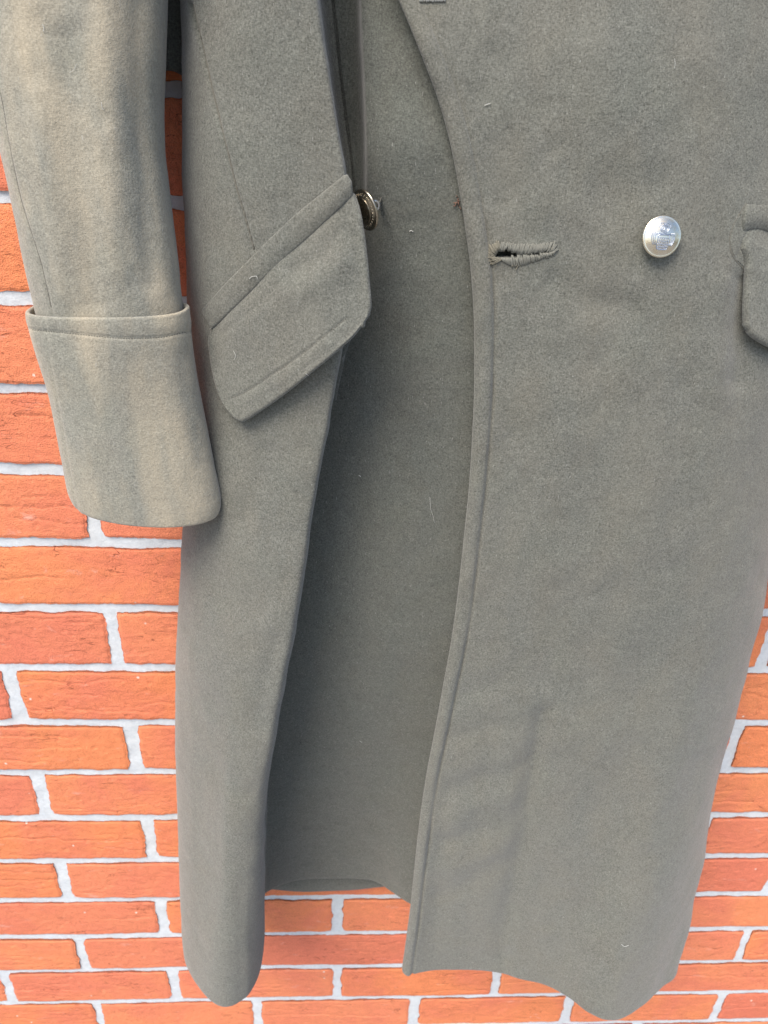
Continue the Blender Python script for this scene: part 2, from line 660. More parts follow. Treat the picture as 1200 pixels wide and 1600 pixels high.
gz = -0.075*ROW1
GP = NT('bounce_ground')
_n = GP.noise(40, 5.0, 0.6)
GP.put(GP.b, 'Base Color', GP.mix(_n, (0.15, 0.15, 0.145), (0.22, 0.22, 0.215)))
GP.put(GP.b, 'Roughness', 0.9)
gv = np.array([(x_, y_, gz-0.001) for y_ in (0.05, -1, -4, -14) for x_ in (-12, -3, 0.3, 4, 12)])
gr = mesh_obj('ground', gv, quads(4, 5), GP.m, None, smooth=False, kind='structure')  # unseen ground, added for bounce light and button reflections

# ------------------------------------------------------------------ the greatcoat
HEM = float(at(520, 1371, 20)[2])           # height of the hem; every hem point lies on this level
coat = empty('greatcoat', (0.33, -0.06, HEM),
             'grey-green wool double-breasted military greatcoat hanging open against the brick wall', 'coat')
YTOP = -70.0

# outlines read off as sight lines (photo x at photo y)
f_side = pchip([-70, 0, 150, 300, 470, 600, 720, 830, 950, 1060, 1150, 1300, 1400, 1480], [289, 290, 292, 293, 298, 299, 296, 289, 283, 277, 276, 278, 284, 290])
f_ridge = pchip([-70, 0, 130, 270, 330, 420, 500, 560, 650, 760, 880, 1000, 1100, 1180, 1260, 1330, 1480], [488, 502, 522, 546, 552, 552, 546, 536, 521, 500, 480, 460, 441, 428, 416, 413, 410])
f_valley = pchip([-70, 0, 120, 240, 320, 450, 600, 800, 1000, 1200, 1392], [556, 559, 563, 567, 568, 556, 528, 482, 450, 420, 414])
f_edge = pchip([-70, 0, 40, 90, 160, 230, 300, 370, 440, 520, 600, 680, 760, 850, 940, 1010, 1080, 1150, 1200, 1260, 1340, 1390, 1440, 1490, 1519],
               [600, 628, 645, 665, 690, 709, 722, 733, 741, 745, 745, 742, 737, 728, 718, 708, 695, 682, 672, 662, 652, 646, 640, 633, 629])
f_right = pchip([-70, 0, 300, 600, 800, 907, 957, 1015, 1052, 1107, 1147, 1190, 1235, 1280, 1345, 1400, 1460, 1517],
                [1290, 1288, 1272, 1240, 1216, 1199, 1192, 1175, 1165, 1150, 1139, 1123, 1114, 1107, 1097, 1085, 1073, 1058])


def hem_y(x, o):
    y = 1450.0
    for _ in range(40):
        z = float(at(x, y, o)[2])
        y += (z-HEM)*900
    return y


def column(fx, oy, hem, nv, blend=230.0):
    """one vertical line of a panel. fx: photo x as a function of photo y; oy: knots (y, o mm);
    hem: (x, y) seen in the photo, or (x, None, o) where it is hidden."""
    if len(hem) == 3:
        hx, ho = hem[0], hem[2]
        hy = hem_y(hx, ho)
    else:
        hx, hy = hem
        ho = -float(on_plane(hx, hy, HEM)[1])*1000
    y = np.linspace(YTOP, hy, nv)
    ks = [(a, b) for a, b in oy if a < hy-60]+[(hy, ho)]
    o = pchip([k[0] for k in ks], [k[1] for k in ks])(y)
    x = fx(np.minimum(y, hy))
    s = np.clip((y-(hy-blend))/blend, 0, 1)
    s = s*s*(3-2*s)
    x = x+(hx-fx(np.array(hy)))*s
    return at(x, y, o)


def extend_top(G, rise=0.24, rows=26, lean=0.028):
    """carry a panel on above the picture, leaning back to the shoulders"""
    d = G[0]-G[3]
    d = d/np.abs(d[:, 2:3])
    out = []
    for k in range(rows, 0, -1):
        s = k/rows
        P = G[0]+np.array([0, 0, 1.0])*rise*s
        P = P+d*np.array([1, 1, 0])*0.03*s*(1-s*0.5)
        P[:, 1] = P[:, 1]*(1-s**2)+(-lean)*s**2
        out.append(P)
    return np.concatenate([np.array(out), G], axis=0)


NV = 560
m = lambda f, k: (lambda y: f(y)+k)
mixf = lambda f, g, s: (lambda y: f(y)*(1-s)+g(y)*s)
LM = [
    column(m(f_side, 16), [(-70, 9), (700, 10)], (306, None, 12), NV),
    column(m(f_side, 3), [(-70, 24), (700, 28), (1200, 36)], (295, None, 45), NV),
    column(f_side, [(-70, 46), (350, 50), (700, 54), (1200, 70)], (290, 1480), NV),
    column(m(f_side, 20), [(-70, 72), (350, 76), (700, 80), (1200, 98)], (303, 1523), NV),
    column(m(f_side, 62), [(-70, 92), (350, 98), (700, 100), (1200, 122)], (333, 1562), NV),
    column(mixf(f_side, f_ridge, 0.55), [(-70, 106), (350, 112), (700, 113), (1200, 134)], (358, 1570), NV),
    column(mixf(f_side, f_ridge, 0.82), [(-70, 112), (350, 120), (700, 119), (1200, 138)], (388, 1550), NV),
    column(m(f_ridge, -6), [(-70, 112), (350, 121), (700, 120), (1200, 134)], (405, 1512), NV),
    column(f_ridge, [(-70, 106), (350, 115), (700, 113), (1200, 124)], (410, 1478), NV),
    column(mixf(m(f_ridge, -5), f_valley, 0.10), [(-70, 78), (250, 84), (420, 92), (700, 92), (1200, 96)], (406, None, 82), NV),
    column(mixf(m(f_ridge, -8), f_valley, 0.45), [(-70, 32), (200, 36), (300, 48), (420, 60), (700, 60), (1000, 60), (1200, 56)], (404, None, 50), NV),
    column(mixf(m(f_ridge, -8), f_valley, 0.88), [(-70, 34), (200, 42), (300, 54), (420, 61), (700, 57), (1000, 55), (1200, 49)], (408, None, 44), NV),
    column(f_valley, [(-70, 50), (120, 68), (250, 76), (420, 64), (700, 54), (1000, 50), (1200, 42)], (414, 1393), NV),
    column(mixf(f_valley, f_edge, 0.09), [(-70, 53), (120, 74), (250, 82), (420, 69), (700, 57), (1000, 52), (1200, 41)], (426, 1387), NV),
    column(mixf(f_valley, f_edge, 0.26), [(-70, 56), (120, 77), (250, 86), (420, 78), (700, 63), (1000, 57), (1200, 42)], (460, 1375), NV),
    column(mixf(f_valley, f_edge, 0.50), [(-70, 58), (120, 79), (250, 89), (420, 86), (700, 73), (1000, 63), (1200, 44)], (520, 1371), NV),
    column(mixf(f_valley, f_edge, 0.76), [(-70, 62), (120, 82), (250, 91), (420, 91), (700, 83), (1000, 70), (1200, 51)], (585, 1377), NV),
    column(m(f_edge, 6), [(-70, 68), (120, 84), (350, 93), (700, 91), (1000, 80), (1200, 65)], (646, 1412), NV),
    column(m(f_edge, 75), [(-70, 86), (350, 90), (700, 92), (1200, 80)], (715, None, 66), NV),
]
GL = spline_rows(np.stack(LM, axis=1), 420)
DARN = [(303, 7), (320, 80), (333, 143), (350, 210), (367, 283), (382, 335), (397, 390)]




def dent(G, items, seed, amp=1.0, scale=(9, 5), flat=False, normals=None):
    """push a panel along its normal: (polyline, mm, width px) items plus soft irregularity"""
    px, py = to_px(G)
    N = grid_normals(G)
    if (N*(CPOS-G)).sum() < 0:
        N = -N
    if flat:
        mn = N.reshape(-1, 3).mean(axis=0)
        N = np.broadcast_to(mn/np.linalg.norm(mn), N.shape)
    if normals is not None:
        N = normals
    h = amp*fbm(np.stack([G[..., 0]*scale[0], G[..., 2]*scale[1]], -1)+seed, seed, 2)
    h = h+0.28*amp*fbm(np.stack([G[..., 0]*45, G[..., 2]*38], -1), seed+3, 2)
    for poly, mm, wd in items:
        d, tt = seg_dist(px, py, poly)
        fade = np.minimum(1, np.minimum(tt, 1-tt)*8+0.15) if wd > 8 else 1.0
        h = h+mm*fade*np.exp(-(d/wd)**2)
    return G+N*(h/1000)[..., None]


GL = relax(GL, 6)
_j = [int(np.argmin(np.linalg.norm(GL[400]-LM[k][400], axis=1))) for k in (3, 6)]
_S = GL.copy()
for _ in range(200):                       # round the crest of the outer fold
    _S[:, 1:-1] = (_S[:, :-2]+2*_S[:, 1:-1]+_S[:, 2:])/4
_c = np.arange(GL.shape[1])
_w = np.clip((_c-_j[0])/14, 0, 1)*np.clip((_j[1]-_c)/14, 0, 1)
_w = (_w*_w*(3-2*_w))[None, :, None]
GL = GL*(1-_w)+_S*_w
GL = dent(GL, [(DARN, -2.0, 2.6), (DARN, 0.9, 11),
               ([(470, 700), (455, 860), (430, 1010)], 1.6, 26), ([(360, 700), (340, 900), (330, 1100)], 1.4, 34), ([(420, 690), (400, 760), (370, 830)], -1.8, 20), ([(320, 870), (360, 930), (420, 960)], -1.4, 20), ([(320, 1180), (360, 1230), (400, 1245)], -1.4, 18),
               ([(440, 980), (415, 1060), (395, 1160)], -1.5, 16), ([(330, 1250), (350, 1400), (345, 1520)], 1.2, 22),
               ([(395, 1250), (385, 1380), (392, 1490)], -1.4, 14),
               ([(560, 720), (545, 900), (520, 1080)], -1.6, 30), ([(620, 760), (600, 1000), (560, 1250)], 1.6, 40),
               ([(640, 330), (650, 420), (645, 560)], -1.2, 30)], 5, 2.2)
GLx = extend_top(GL)
JS = int(np.argmin(np.linalg.norm(GL[200]-LM[10][200], axis=1)))
front_left = sheet('front_panel', GLx[:, :JS+1], 0.0034, WOOL, coat, label='plain wool front panel on the pocket side, folded into a deep pleat')
under = sheet('under_panel', GLx[:, JS-2:], 0.0034, WOOL_IN_SHADE, coat, label='greener wool with recess shade in its colour, set back between the two fronts')

# right-hand front with its turned edge
RB = [
    column(f_edge, [(-70, 84), (140, 98), (350, 103), (700, 112), (1200, 120)], (629, 1519), NV),
    column(m(f_edge, 11), [(-70, 85), (140, 99), (350, 104), (700, 113), (1200, 121)], (640, 1524), NV),
    column(m(f_edge, 30), [(-70, 86), (140, 100), (350, 105), (700, 114), (1200, 122)], (660, 1521), NV),
    column(mixf(f_edge, f_right, 0.17), [(-70, 89), (140, 103), (350, 108), (700, 116), (1200, 124)], (700, 1517), NV),
    column(mixf(f_edge, f_right, 0.32), [(-70, 91), (140, 105), (350, 111), (700, 119), (1200, 125)], (757, 1518), NV),
    column(mixf(f_edge, f_right, 0.46), [(-70, 92), (140, 106), (350, 112), (700, 121), (1200, 126)], (813, 1531), NV),
    column(mixf(f_edge, f_right, 0.60), [(-70, 91), (140, 105), (350, 111), (700, 122), (1200, 132)], (872, 1549), NV),
    column(mixf(f_edge, f_right, 0.73), [(-70, 87), (140, 101), (350, 107), (700, 120), (1200, 136)], (920, 1583), NV),
    column(mixf(f_edge, f_right, 0.85), [(-70, 79), (140, 93), (350, 99), (700, 112), (1200, 134)], (960, 1594), NV),
    column(mixf(f_edge, f_right, 0.93), [(-70, 69), (140, 83), (350, 89), (700, 100), (1200, 124)], (1003, 1573), NV),
    column(mixf(f_edge, f_right, 0.98), [(-70, 53), (140, 67), (350, 73), (700, 84), (1200, 110)], (1036, 1542), NV),
    column(f_right, [(-70, 44), (140, 48), (350, 55), (700, 66), (1200, 92)], (1057, 1518), NV),
    column(m(f_right, -3), [(-70, 24), (140, 28), (350, 31), (700, 36), (1200, 50)], (1052, None, 60), NV),
    column(m(f_right, -18), [(-70, 5), (140, 9), (350, 10), (700, 10), (1200, 11)], (1042, None, 12), NV),
]
_C = np.stack(RB, axis=1)
_u = np.concatenate([np.linspace(0, 2/13, 34), np.linspace(2/13, 1, 250)[1:]])
GR = spline_rows(_C, _u)
GR = relax(GR, 5)
px, py = to_px(GR)
N = grid_normals(relax(GR, 4))
N = -N if (N*(CPOS-GR)).sum() < 0 else N
N_R = N
de = px-f_edge(py)                           # width of the turned edge, in px
w_st = np.interp(py, [0, 160, 330, 430, 560, 800, 1000, 1200, 1400, 1520], [28, 30, 28, 30, 27, 22, 21, 16, 15, 16])
hb = 2.3*np.clip(1-((de-w_st*0.45)/(w_st*0.62))**2, 0, 1)-1.9*np.exp(-((de-w_st)/2.8)**2)-0.7*np.clip(1-de/7, 0, 1)**2
hb = hb*np.where(de < 60, 1, 0)*np.interp(py, [-70, 300, 450, 1550], [0.4, 0.5, 1, 1])
hb = hb*(0.85+0.4*fbm(np.stack([py/60, py*0], -1), 77, 2))
GR = GR+N*(hb/1000)[..., None]
GR = dent(GR, [([(850, 1080), (832, 1200), (810, 1330), (785, 1480), (790, 1520)], -4.5, 15), ([(815, 1090), (800, 1210), (776, 1330), (752, 1470)], 3.0, 26),
               ([(905, 1100), (880, 1300), (860, 1500)], 3.0, 40), ([(735, 1060), (716, 1250), (700, 1400)], 1.6, 26), ([(880, 900), (862, 1010), (850, 1090)], -1.6, 22),([(1010, 1000), (985, 1200), (960, 1400)], -2.2, 34), ([(1040, 640), (1000, 900), (960, 1080)], 1.6, 40), ([(960, 420), (930, 640), (905, 860)], -1.5, 34), ([(800, 560), (795, 760), (770, 940)], -1.2, 26),
               ([(700, 1200), (690, 1350), (672, 1500)], -1.6, 16),
               ([(690, 1245), (745, 1222), (825, 1195)], -2.2, 15), ([(680, 1330), (745, 1302), (815, 1265)], -2.2, 14), ([(672, 1415), (730, 1385), (800, 1335)], -2.0, 14),([(690, 1285), (745, 1262), (815, 1232)], 1.6, 14), ([(676, 1372), (740, 1345), (805, 1305)], 1.5, 14),([(872, 1097), (850, 1116), (839, 1200), (826, 1290), (812, 1372)], -1.9, 9), ([(700, 1100), (760, 1075), (850, 1060)], -1.6, 18), ([(690, 1165), (750, 1140), (830, 1125)], -1.6, 16),([(905, 1290), (955, 1215), (1010, 1150)], -1.6, 26), ([(1000, 1330), (1030, 1240), (1075, 1140)], 1.6, 26),
               ([(800, 1050), (850, 1100), (900, 1160)], 1.2, 22),
               ([(850, 430), (920, 475), (1010, 485)], -1.6, 26), ([(830, 250), (940, 300), (1060, 290)], -1.6, 34), ([(760, 60), (830, 160), (880, 250)], -1.6, 30),
               ([(1172, 420), (1164, 480), (1160, 545), (1150, 620)], -4.0, 20),
               ([(1130, 420), (1122, 520), (1110, 640)], 2.0, 26),
               ([(1090, 560), (1070, 760), (1040, 960)], -1.6, 42), ([(900, 640), (880, 820), (850, 1000)], 1.4, 46),
               ([(968, 1440), (962, 1530), (955, 1590)], 1.2, 14),
               ([(769, 396), (800, 395), (868, 388)], 0.9, 15)], 9, 3.0, normals=N_R)
SLIT = [(774, 401), (780, 393), (791, 391), (802, 395), (812, 397.5), (858, 392), (860, 394), (812, 400), (799, 399.5), (786, 402.5)]
GRx = extend_top(GR)
N_Rx = np.concatenate([np.repeat(N_R[:1], len(GRx)-len(GR), axis=0), N_R])
front_right = sheet('front_panel', GRx, 0.0044, WOOL, coat, hole=SLIT, normals=N_Rx, label='wide overlapping wool front panel with a turned and stitched edge')


def bvh(o):
    off = np.array(world_loc(o))
    V = [tuple(np.array(v.co)+off) for v in o.data.vertices]
    return BVHTree.FromPolygons(V, [tuple(p.vertices) for p in o.data.polygons])


BV_L, BV_R, BV_U = bvh(front_left), bvh(front_right), bvh(under)


def hit(bv, px, py):
    d = Vector(ray(px, py)).normalized()
    p, n, i, t = bv.ray_cast(Vector(CPOS), d)
    if p is None:
        return None
    if n.dot(d) > 0:
        n = -n
    return np.array(p), np.array(n)


def back():
    nv, nu = 120, 90
    X0 = float(at(300, 600, 10)[0])
    X1 = float(at(1235, 600, 10)[0])
    z = np.linspace(0.27, HEM-0.033, nv)
    x = np.linspace(X0-0.004, X1, nu)
    X, Z = np.meshgrid(x, z)
    s = np.clip((Z-HEM)/(0.3-HEM), 0, 1)
    zl, zr = GLx[:, 0, 2], GRx[:, -1, 2]
    lo = np.interp(Z, zl[::-1], GLx[::-1, 0, 0])+0.004
    hi = np.interp(Z, zr[::-1], GRx[::-1, -1, 0])-0.004
    X = lo+(hi-lo)*np.linspace(0, 1, nu)[None, :]
    o = 7.5+2.0*fbm(np.stack([X*14, Z*3], -1), 4, 2)+4*np.exp(-((Z-HEM)/0.06)**2)*(0.5+0.5*np.sin(X*38))
    G = np.stack([X, -o/1000, Z], axis=-1)
    G[-1, :, 2] += 0.004*np.sin(X[-1]*23)
    return sheet('back_panel', G[:, ::-1], 0.0034, WOOL_IN_SHADE, coat)


back()


# ------------------------------------------------------------------ sleeve and cuff
def tube_grid(fl, fr, oc, bf, bb, ys, na=120, ex=2.4):
    """rings of a flattened sleeve between photo outlines fl and fr"""
    rows = []
    for y in ys:
        o = float(oc(y))
        pl, pr = at(float(fl(y)), y, o), at(float(fr(y)), y, o)
        c = (pl+pr)/2
        a = (pr-pl)/2
        th = np.linspace(0, 2*math.pi, na, endpoint=False)
        cs, sn = np.cos(th), np.sin(th)
        e = 2/ex
        x = np.sign(cs)*np.abs(cs)**e
        d = np.sign(sn)*np.abs(sn)**e*np.where(sn > 0, float(bf(y)), float(bb(y)))/1000
        rows.append(c+x[:, None]*a+d[:, None]*np.array([0, -1.0, 0]))
    return np.array(rows)


def closed_tube(name, G, t, mat, parent, **k):
    """tube with wall thickness t and rounded rims (rings x around)"""
    R, C, _ = G.shape
    Gp = np.concatenate([G[:, -1:], G, G[:, :1]], axis=1)
    N = grid_normals(Gp)[:, 1:-1]
    ctr = G.mean(axis=1, keepdims=True)
    if (N*(G-ctr)).sum() < 0:
        N = -N
    B = G-N*t
    rim = []
    for q in range(1, 5):
        a = math.pi*q/5
        T = G[-1]-G[-2]
        T /= np.linalg.norm(T, axis=1, keepdims=True)
        rim.append((G[-1]+B[-1])/2+N[-1]*(t/2)*math.cos(a)+T*(t/2)*math.sin(a))
    rim0 = []
    for q in range(1, 5):
        a = math.pi*q/5
        T = G[0]-G[1]
        T /= np.linalg.norm(T, axis=1, keepdims=True)
        rim0.append((G[0]+B[0])/2+N[0]*(t/2)*math.cos(a)+T*(t/2)*math.sin(a))
    A = np.concatenate([G, np.array(rim), B[::-1], np.array(rim0)[::-1]], axis=0)
    n = len(A)
    Fc = []
    for i in range(n):
        k2 = (i+1) % n
        j = np.arange(C)
        l = (j+1) % C
        Fc.append(np.stack([i*C+j, k2*C+j, k2*C+l, i*C+l], -1))
    return mesh_obj(name, A.reshape(-1, 3), np.concatenate(Fc), mat, parent, **k)


def dent_tube(G, items, seed, amp, scale=(16, 7)):
    px, py = to_px(G)
    Gp = np.concatenate([G[:, -1:], G, G[:, :1]], axis=1)
    N = grid_normals(Gp)[:, 1:-1]
    ctr = G.mean(axis=1, keepdims=True)
    if (N*(G-ctr)).sum() < 0:
        N = -N
    front = (N*(CPOS-G)).sum(axis=2) > 0
    h = amp*fbm(np.stack([G[..., 0]*scale[0], G[..., 2]*scale[1]], -1)+seed, seed, 2)
    h = h+0.3*amp*fbm(G*50, seed+3, 2)
    for poly, mm, wd in items:
        d, tt = seg_dist(px, py, poly)
        h = h+mm*np.exp(-(d/wd)**2)*front
    return G+N*(h/1000)[..., None]


sl_l = pchip([-70, 0, 180, 213, 290, 360, 420, 480, 560], [-62, -46, 0, 7, 22, 33, 44, 57, 76])
sl_r = pchip([-70, 0, 100, 170, 230, 290, 360, 420, 465, 560], [258, 254, 250, 247, 248, 254, 263, 271, 277, 290])
oc_s = pchip([-70, 200, 480, 560], [76, 88, 100, 102])
bf_s = pchip([-70, 200, 480, 560], [40, 36, 25, 22])
bb_s = pchip([-70, 200, 480, 560], [66, 72, 54, 30])
ys = np.linspace(-70, 560, 220)
GS = tube_grid(sl_l, sl_r, oc_s, bf_s, bb_s, ys, 240, 2.25)
SEAM_SL = [(-30, 60), (0, 143), (16, 230), (33, 310), (50, 365), (65, 413), (80, 480), (84, 500)]
GS = dent_tube(GS, [(SEAM_SL, -1.0, 2.6), (SEAM_SL, 0.5, 9),
                    ([(105, 60), (110, 200), (130, 330), (150, 470)], -2.2, 24), ([(165, 0), (170, 200), (185, 420)], 2.0, 26),
                    ([(218, 0), (222, 200), (238, 440)], -2.0, 17), ([(60, 150), (80, 320), (100, 460)], 1.2, 16),
                    ([(60, 30), (120, 110), (160, 190)], -1.2, 16)], 15, 1.3)
# carry the sleeve up to the armhole, leaning in to the body
top = []
for k in range(30, 0, -1):
    s = k/30
    P = GS[0]+np.array([0.050*min(1.0, s*3.2)**1.3, 0.012*s, 0.22*s])
    c = P.mean(axis=0)
    top.append(c+(P-c)*np.array([1+0.35*s, 1, 1]))
GSx = np.concatenate([np.array(top), GS], axis=0)
sleeve = closed_tube('sleeve', GSx, 0.0034, WOOL_SLEEVE, coat, label='sun-faded sleeve with yellowed streaks')

# underarm side body, added to darken the deep slot between sleeve and front
yy = np.linspace(-330, 128, 40)
SP = []
for i, y_ in enumerate(yy):
    s = np.linspace(0, 1, 30)
    yb = y_-22*np.sin(np.pi*s)*max(0.0, (y_+60)/190)
    SP.append(at(214+92*s, yb, 16+10*np.sin(np.pi*s)))
sheet('side_panel', np.array(SP), 0.003, WOOL_IN_SHADE, coat)

# turned-back cuff: own outline, wider than the sleeve
cu_l = pchip([484, 510, 550, 610, 670, 730, 770, 795], [47, 52, 62, 79, 90, 101, 109, 117])
cu_r = pchip([484, 540, 590, 650, 710, 765, 795], [293, 298, 306, 318, 331, 343, 347])
nc, ny = 240, 150
th = np.linspace(0, 2*math.pi, nc, endpoint=False)
GC = []
for y in np.linspace(484, 788, ny):
    s = (y-484)/304
    o = 101+2*s
    pl, pr = at(float(cu_l(y)), y, o), at(float(cu_r(y)+3*s), y+19*s, o)
    c, a = (pl+pr)/2, (pr-pl)/2
    ex = 2.6-0.25*s
    cs, sn = np.cos(th), np.sin(th)
    q_ = min(1.0, max(0.0, (s-0.90)/0.10))
    x = np.sign(cs)*np.abs(cs)**(2/ex)*(1-0.11*(1-math.sqrt(max(0.0, 1-q_*q_))))
    d = np.sign(sn)*np.abs(sn)**(2/ex)*(27-3*s)/1000
    GC.append(c+x[:, None]*a+d[:, None]*np.array([0, -1.0, 0]))
GC = np.array(GC)
ST_C = [(45, 513), (60, 516), (130, 523), (200, 529), (250, 527), (298, 517)]
SM_C = [(70, 492), (78, 560), (92, 640), (106, 720), (122, 800)]
GC = dent_tube(GC, [(ST_C, -0.7, 2.2), ([(45, 500), (130, 508), (200, 513), (250, 511), (298, 502)], 0.4, 9),
                    (SM_C, -0.6, 2.4), (SM_C, 0.3, 9),
                    ([(285, 560), (300, 640), (318, 720)], -1.2, 16), ([(150, 560), (165, 680), (190, 790)], 1.2, 40),
                    ([(230, 560), (240, 660), (262, 780)], -1.0, 34)], 23, 0.9)
cuff = closed_tube('cuff', GC, 0.0028, WOOL_SLEEVE, sleeve, label='deep turned-back cuff with a stitched top edge')

# the other sleeve hangs just outside the picture on the far side: a mirrored pair
MX = float((at(300, 300, 60)[0]+at(1272, 300, 60)[0])/2)
for src, par in ((sleeve, coat), (cuff, None)):
    V = np.array([v.co[:] for v in src.data.vertices])+np.array(world_loc(src))
    V[:, 0] = 2*MX-V[:, 0]+0.040
    Fc = [tuple(reversed(p.vertices)) for p in src.data.polygons]
    o2 = mesh_obj(src.name.split('.')[0], V, Fc, WOOL, par or other, label='matching %s beyond the right edge' % src.name.split('.')[0])
    if par:
        other = o2


# ------------------------------------------------------------------ pockets
def coons(top, bot, left, right, nu, nv):
    t_, b_ = resample(top, nu), resample(bot, nu)
    l_, r_ = resample(left, nv), resample(right, nv)
    u = np.linspace(0, 1, nu)[None, :, None]
    v = np.linspace(0, 1, nv)[:, None, None]
    S = (1-v)*t_[None]+v*b_[None]+(1-u)*l_[:, None]+u*r_[:, None]
    S -= (1-u)*(1-v)*t_[0]+u*(1-v)*t_[-1]+(1-u)*v*b_[0]+u*v*b_[-1]
    return S


def laid(bv, S, lift, xmax=None, smooth=8):
    """lay a photo-space patch S (rows x cols x 2) on a panel, lift mm in front of it"""
    R, C, _ = S.shape
    O = np.zeros((R, C))
    for i in range(R):
        for j in range(C):
            x, y = S[i, j]
            if xmax is not None:
                x = min(x, float(xmax(y)))
            h = hit(bv, x, y)
            O[i, j] = -h[0][1]*1000 if h else np.nan
    if np.isnan(O).any():
        O[np.isnan(O)] = np.nanmean(O)
    for _ in range(smooth):
        Q = np.pad(O, 1, mode='edge')
        O = (Q[:-2, 1:-1]+Q[2:, 1:-1]+Q[1:-1, :-2]+Q[1:-1, 2:]+4*O)/8
    return at(S[..., 0], S[..., 1], O+lift)


def bulge(G, px, py, items, seed, amp):
    return dent(G, items, seed, amp, (30, 30))


# slanted pocket by the pleat
W_TOP = [(316, 486), (352, 446), (397, 400), (430, 368), (460, 340), (500, 307), (540, 275)]
W_BOT = [(331, 512), (360, 484), (385, 460), (430, 415), (460, 388), (490, 361), (520, 333), (549, 306)]
S = coons(W_TOP, W_BOT, [(316, 486), (322, 497), (331, 512)], [(540, 275), (547, 289), (549, 306)], 110, 24)
v = np.linspace(0, 1, 24)[:, None]
lift = 1.2+1.3*np.sin(np.pi*np.clip(v*0.9+0.05, 0, 1))+0*S[..., 0]
GW = laid(BV_L, S, lift, m(f_ridge, -10))
GW = dent(GW, [([(400, 397), (404, 420)], -0.9, 2.2)], 41, 0.35, (40, 40))
welt = sheet('pocket_welt', GW, 0.0028, WOOL, coat)
F_LEFT = [(331, 513), (326, 530), (329, 556), (335, 589), (343, 616), (350, 633), (358, 644)]
F_BOT = [(358, 644), (365, 651), (374, 655), (386, 650), (400, 641), (448, 608), (490, 575), (535, 538), (552, 522), (564, 507)]
F_RIGHT = [(549, 307), (556, 330), (562, 366), (566, 395), (571, 445), (574, 480), (572, 494), (564, 507)]
S = coons(W_BOT, F_BOT, F_LEFT, F_RIGHT, 140, 100)
u = np.linspace(0, 1, 140)[None, :]
v = np.linspace(0, 1, 100)[:, None]
lift = 0.6+3.6*np.clip(v*5, 0, 1)+7.0*v**1.4+5.0*v*u**2
GF = laid(BV_L, S, lift, m(f_ridge, -12), 30)
ST_F = [(364, 621), (378, 616), (400, 602), (448, 571), (490, 540), (514, 520), (540, 498)]
GF = dent(GF, [(ST_F, -0.75, 2.4), ([(378, 630), (448, 590), (525, 523)], 0.8, 10),
               ([(450, 430), (500, 400), (545, 350)], -1.8, 14), ([(440, 470), (500, 440), (550, 395)], 2.2, 22),
               ([(540, 320), (556, 400), (562, 470)], -1.0, 12), ([(350, 520), (400, 480), (440, 440)], -0.9, 8)], 43, 0.8, (24, 24), True)
flap = sheet('pocket_flap', GF, 0.0046, WOOL, coat, flat=True, label='slanted pocket flap with a stitched lower edge beside the pleat')
S = coons([(316, 487), (324, 500), (331, 512)], [(324, 532), (328, 524), (332, 516)], [(316, 487), (319, 508), (324, 532)], [(331, 512), (332, 514), (332, 516)], 12, 12)
sheet('pocket_corner', laid(BV_L, S, 1.0+0*S[..., 0], None, 2), 0.002, WOOL, coat)

# pocket at the far side, cut by the picture's edge
S = coons([(1168, 321), (1200, 323), (1262, 327)], [(1164, 361), (1172, 358), (1186, 357), (1200, 360), (1256, 368)], [(1168, 321), (1166, 340), (1164, 361)], [(1262, 327), (1259, 345), (1256, 368)], 50, 20)
v = np.linspace(0, 1, 20)[:, None]
G = laid(BV_R, S, 1.0+2.4*np.sin(np.pi*np.clip(v*.9+.05, 0, 1))+0*S[..., 0], None, 6)
sheet('pocket_welt', dent(G, [], 51, 0.3, (40, 40)), 0.0026, WOOL, coat)
S = coons([(1167, 322), (1168, 330), (1166, 362)], [(1150, 404), (1160, 414), (1176, 431)], [(1167, 322), (1158, 333), (1146, 356), (1142, 373), (1144, 391), (1150, 404)],
          [(1166, 362), (1169, 383), (1176, 431)], 24, 36)
G = laid(BV_R, S, 0.45+0*S[..., 0], None, 10)
sheet('pocket_corner', dent(G, [([(1164, 372), (1158, 388), (1151, 403)], -0.8, 2.2)], 53, 0.2, (40, 40), True), 0.0016, WOOL, coat, flat=True)
S = coons([(1166, 362), (1172, 359), (1186, 358), (1200, 361), (1256, 369)], [(1174, 506), (1177, 515), (1185, 522), (1200, 532), (1256, 556)],
          [(1166, 362), (1170, 383), (1176, 400), (1178, 414), (1176, 433), (1174, 463), (1173, 492), (1174, 506)], [(1256, 369), (1258, 460), (1256, 556)], 60, 80)
v = np.linspace(0, 1, 80)[:, None]
u = np.linspace(0, 1, 60)[None, :]
G = laid(BV_R, S, 0.5+4*np.clip(v*6, 0, 1)+9*v**1.3+0*u, None, 20)
sheet('pocket_flap', dent(G, [], 55, 0.7, (24, 24), True), 0.0062, WOOL, coat, flat=True, label='pocket flap beside the round button, cut off by the picture edge')


# ------------------------------------------------------------------ buttons
def frame_of(n, upv):
    n = n/np.linalg.norm(n)
    x = np.cross(upv, n)
    x /= np.linalg.norm(x)
    return x, np.cross(n, x), n


def lathe(prof, fr, c, n=64):
    x, y, z = fr
    a = np.linspace(0, 2*math.pi, n, endpoint=False)
    V = np.array([c+r*(np.cos(a)[:, None]*x+np.sin(a)[:, None]*y)+h*z for r, h in prof])
    Fc = []
    for i in range(len(prof)-1):
        for j in range(n):
            l = (j+1) % n
            Fc.append((i*n+j, i*n+l, (i+1)*n+l, (i+1)*n+j))
    Fc.append(tuple((len(prof)-1)*n+j for j in range(n)))
    return V.reshape(-1, 3), Fc


def dome(r, R=0.0126, H=0.0034):
    return H*(1-(np.asarray(r)/R)**2)


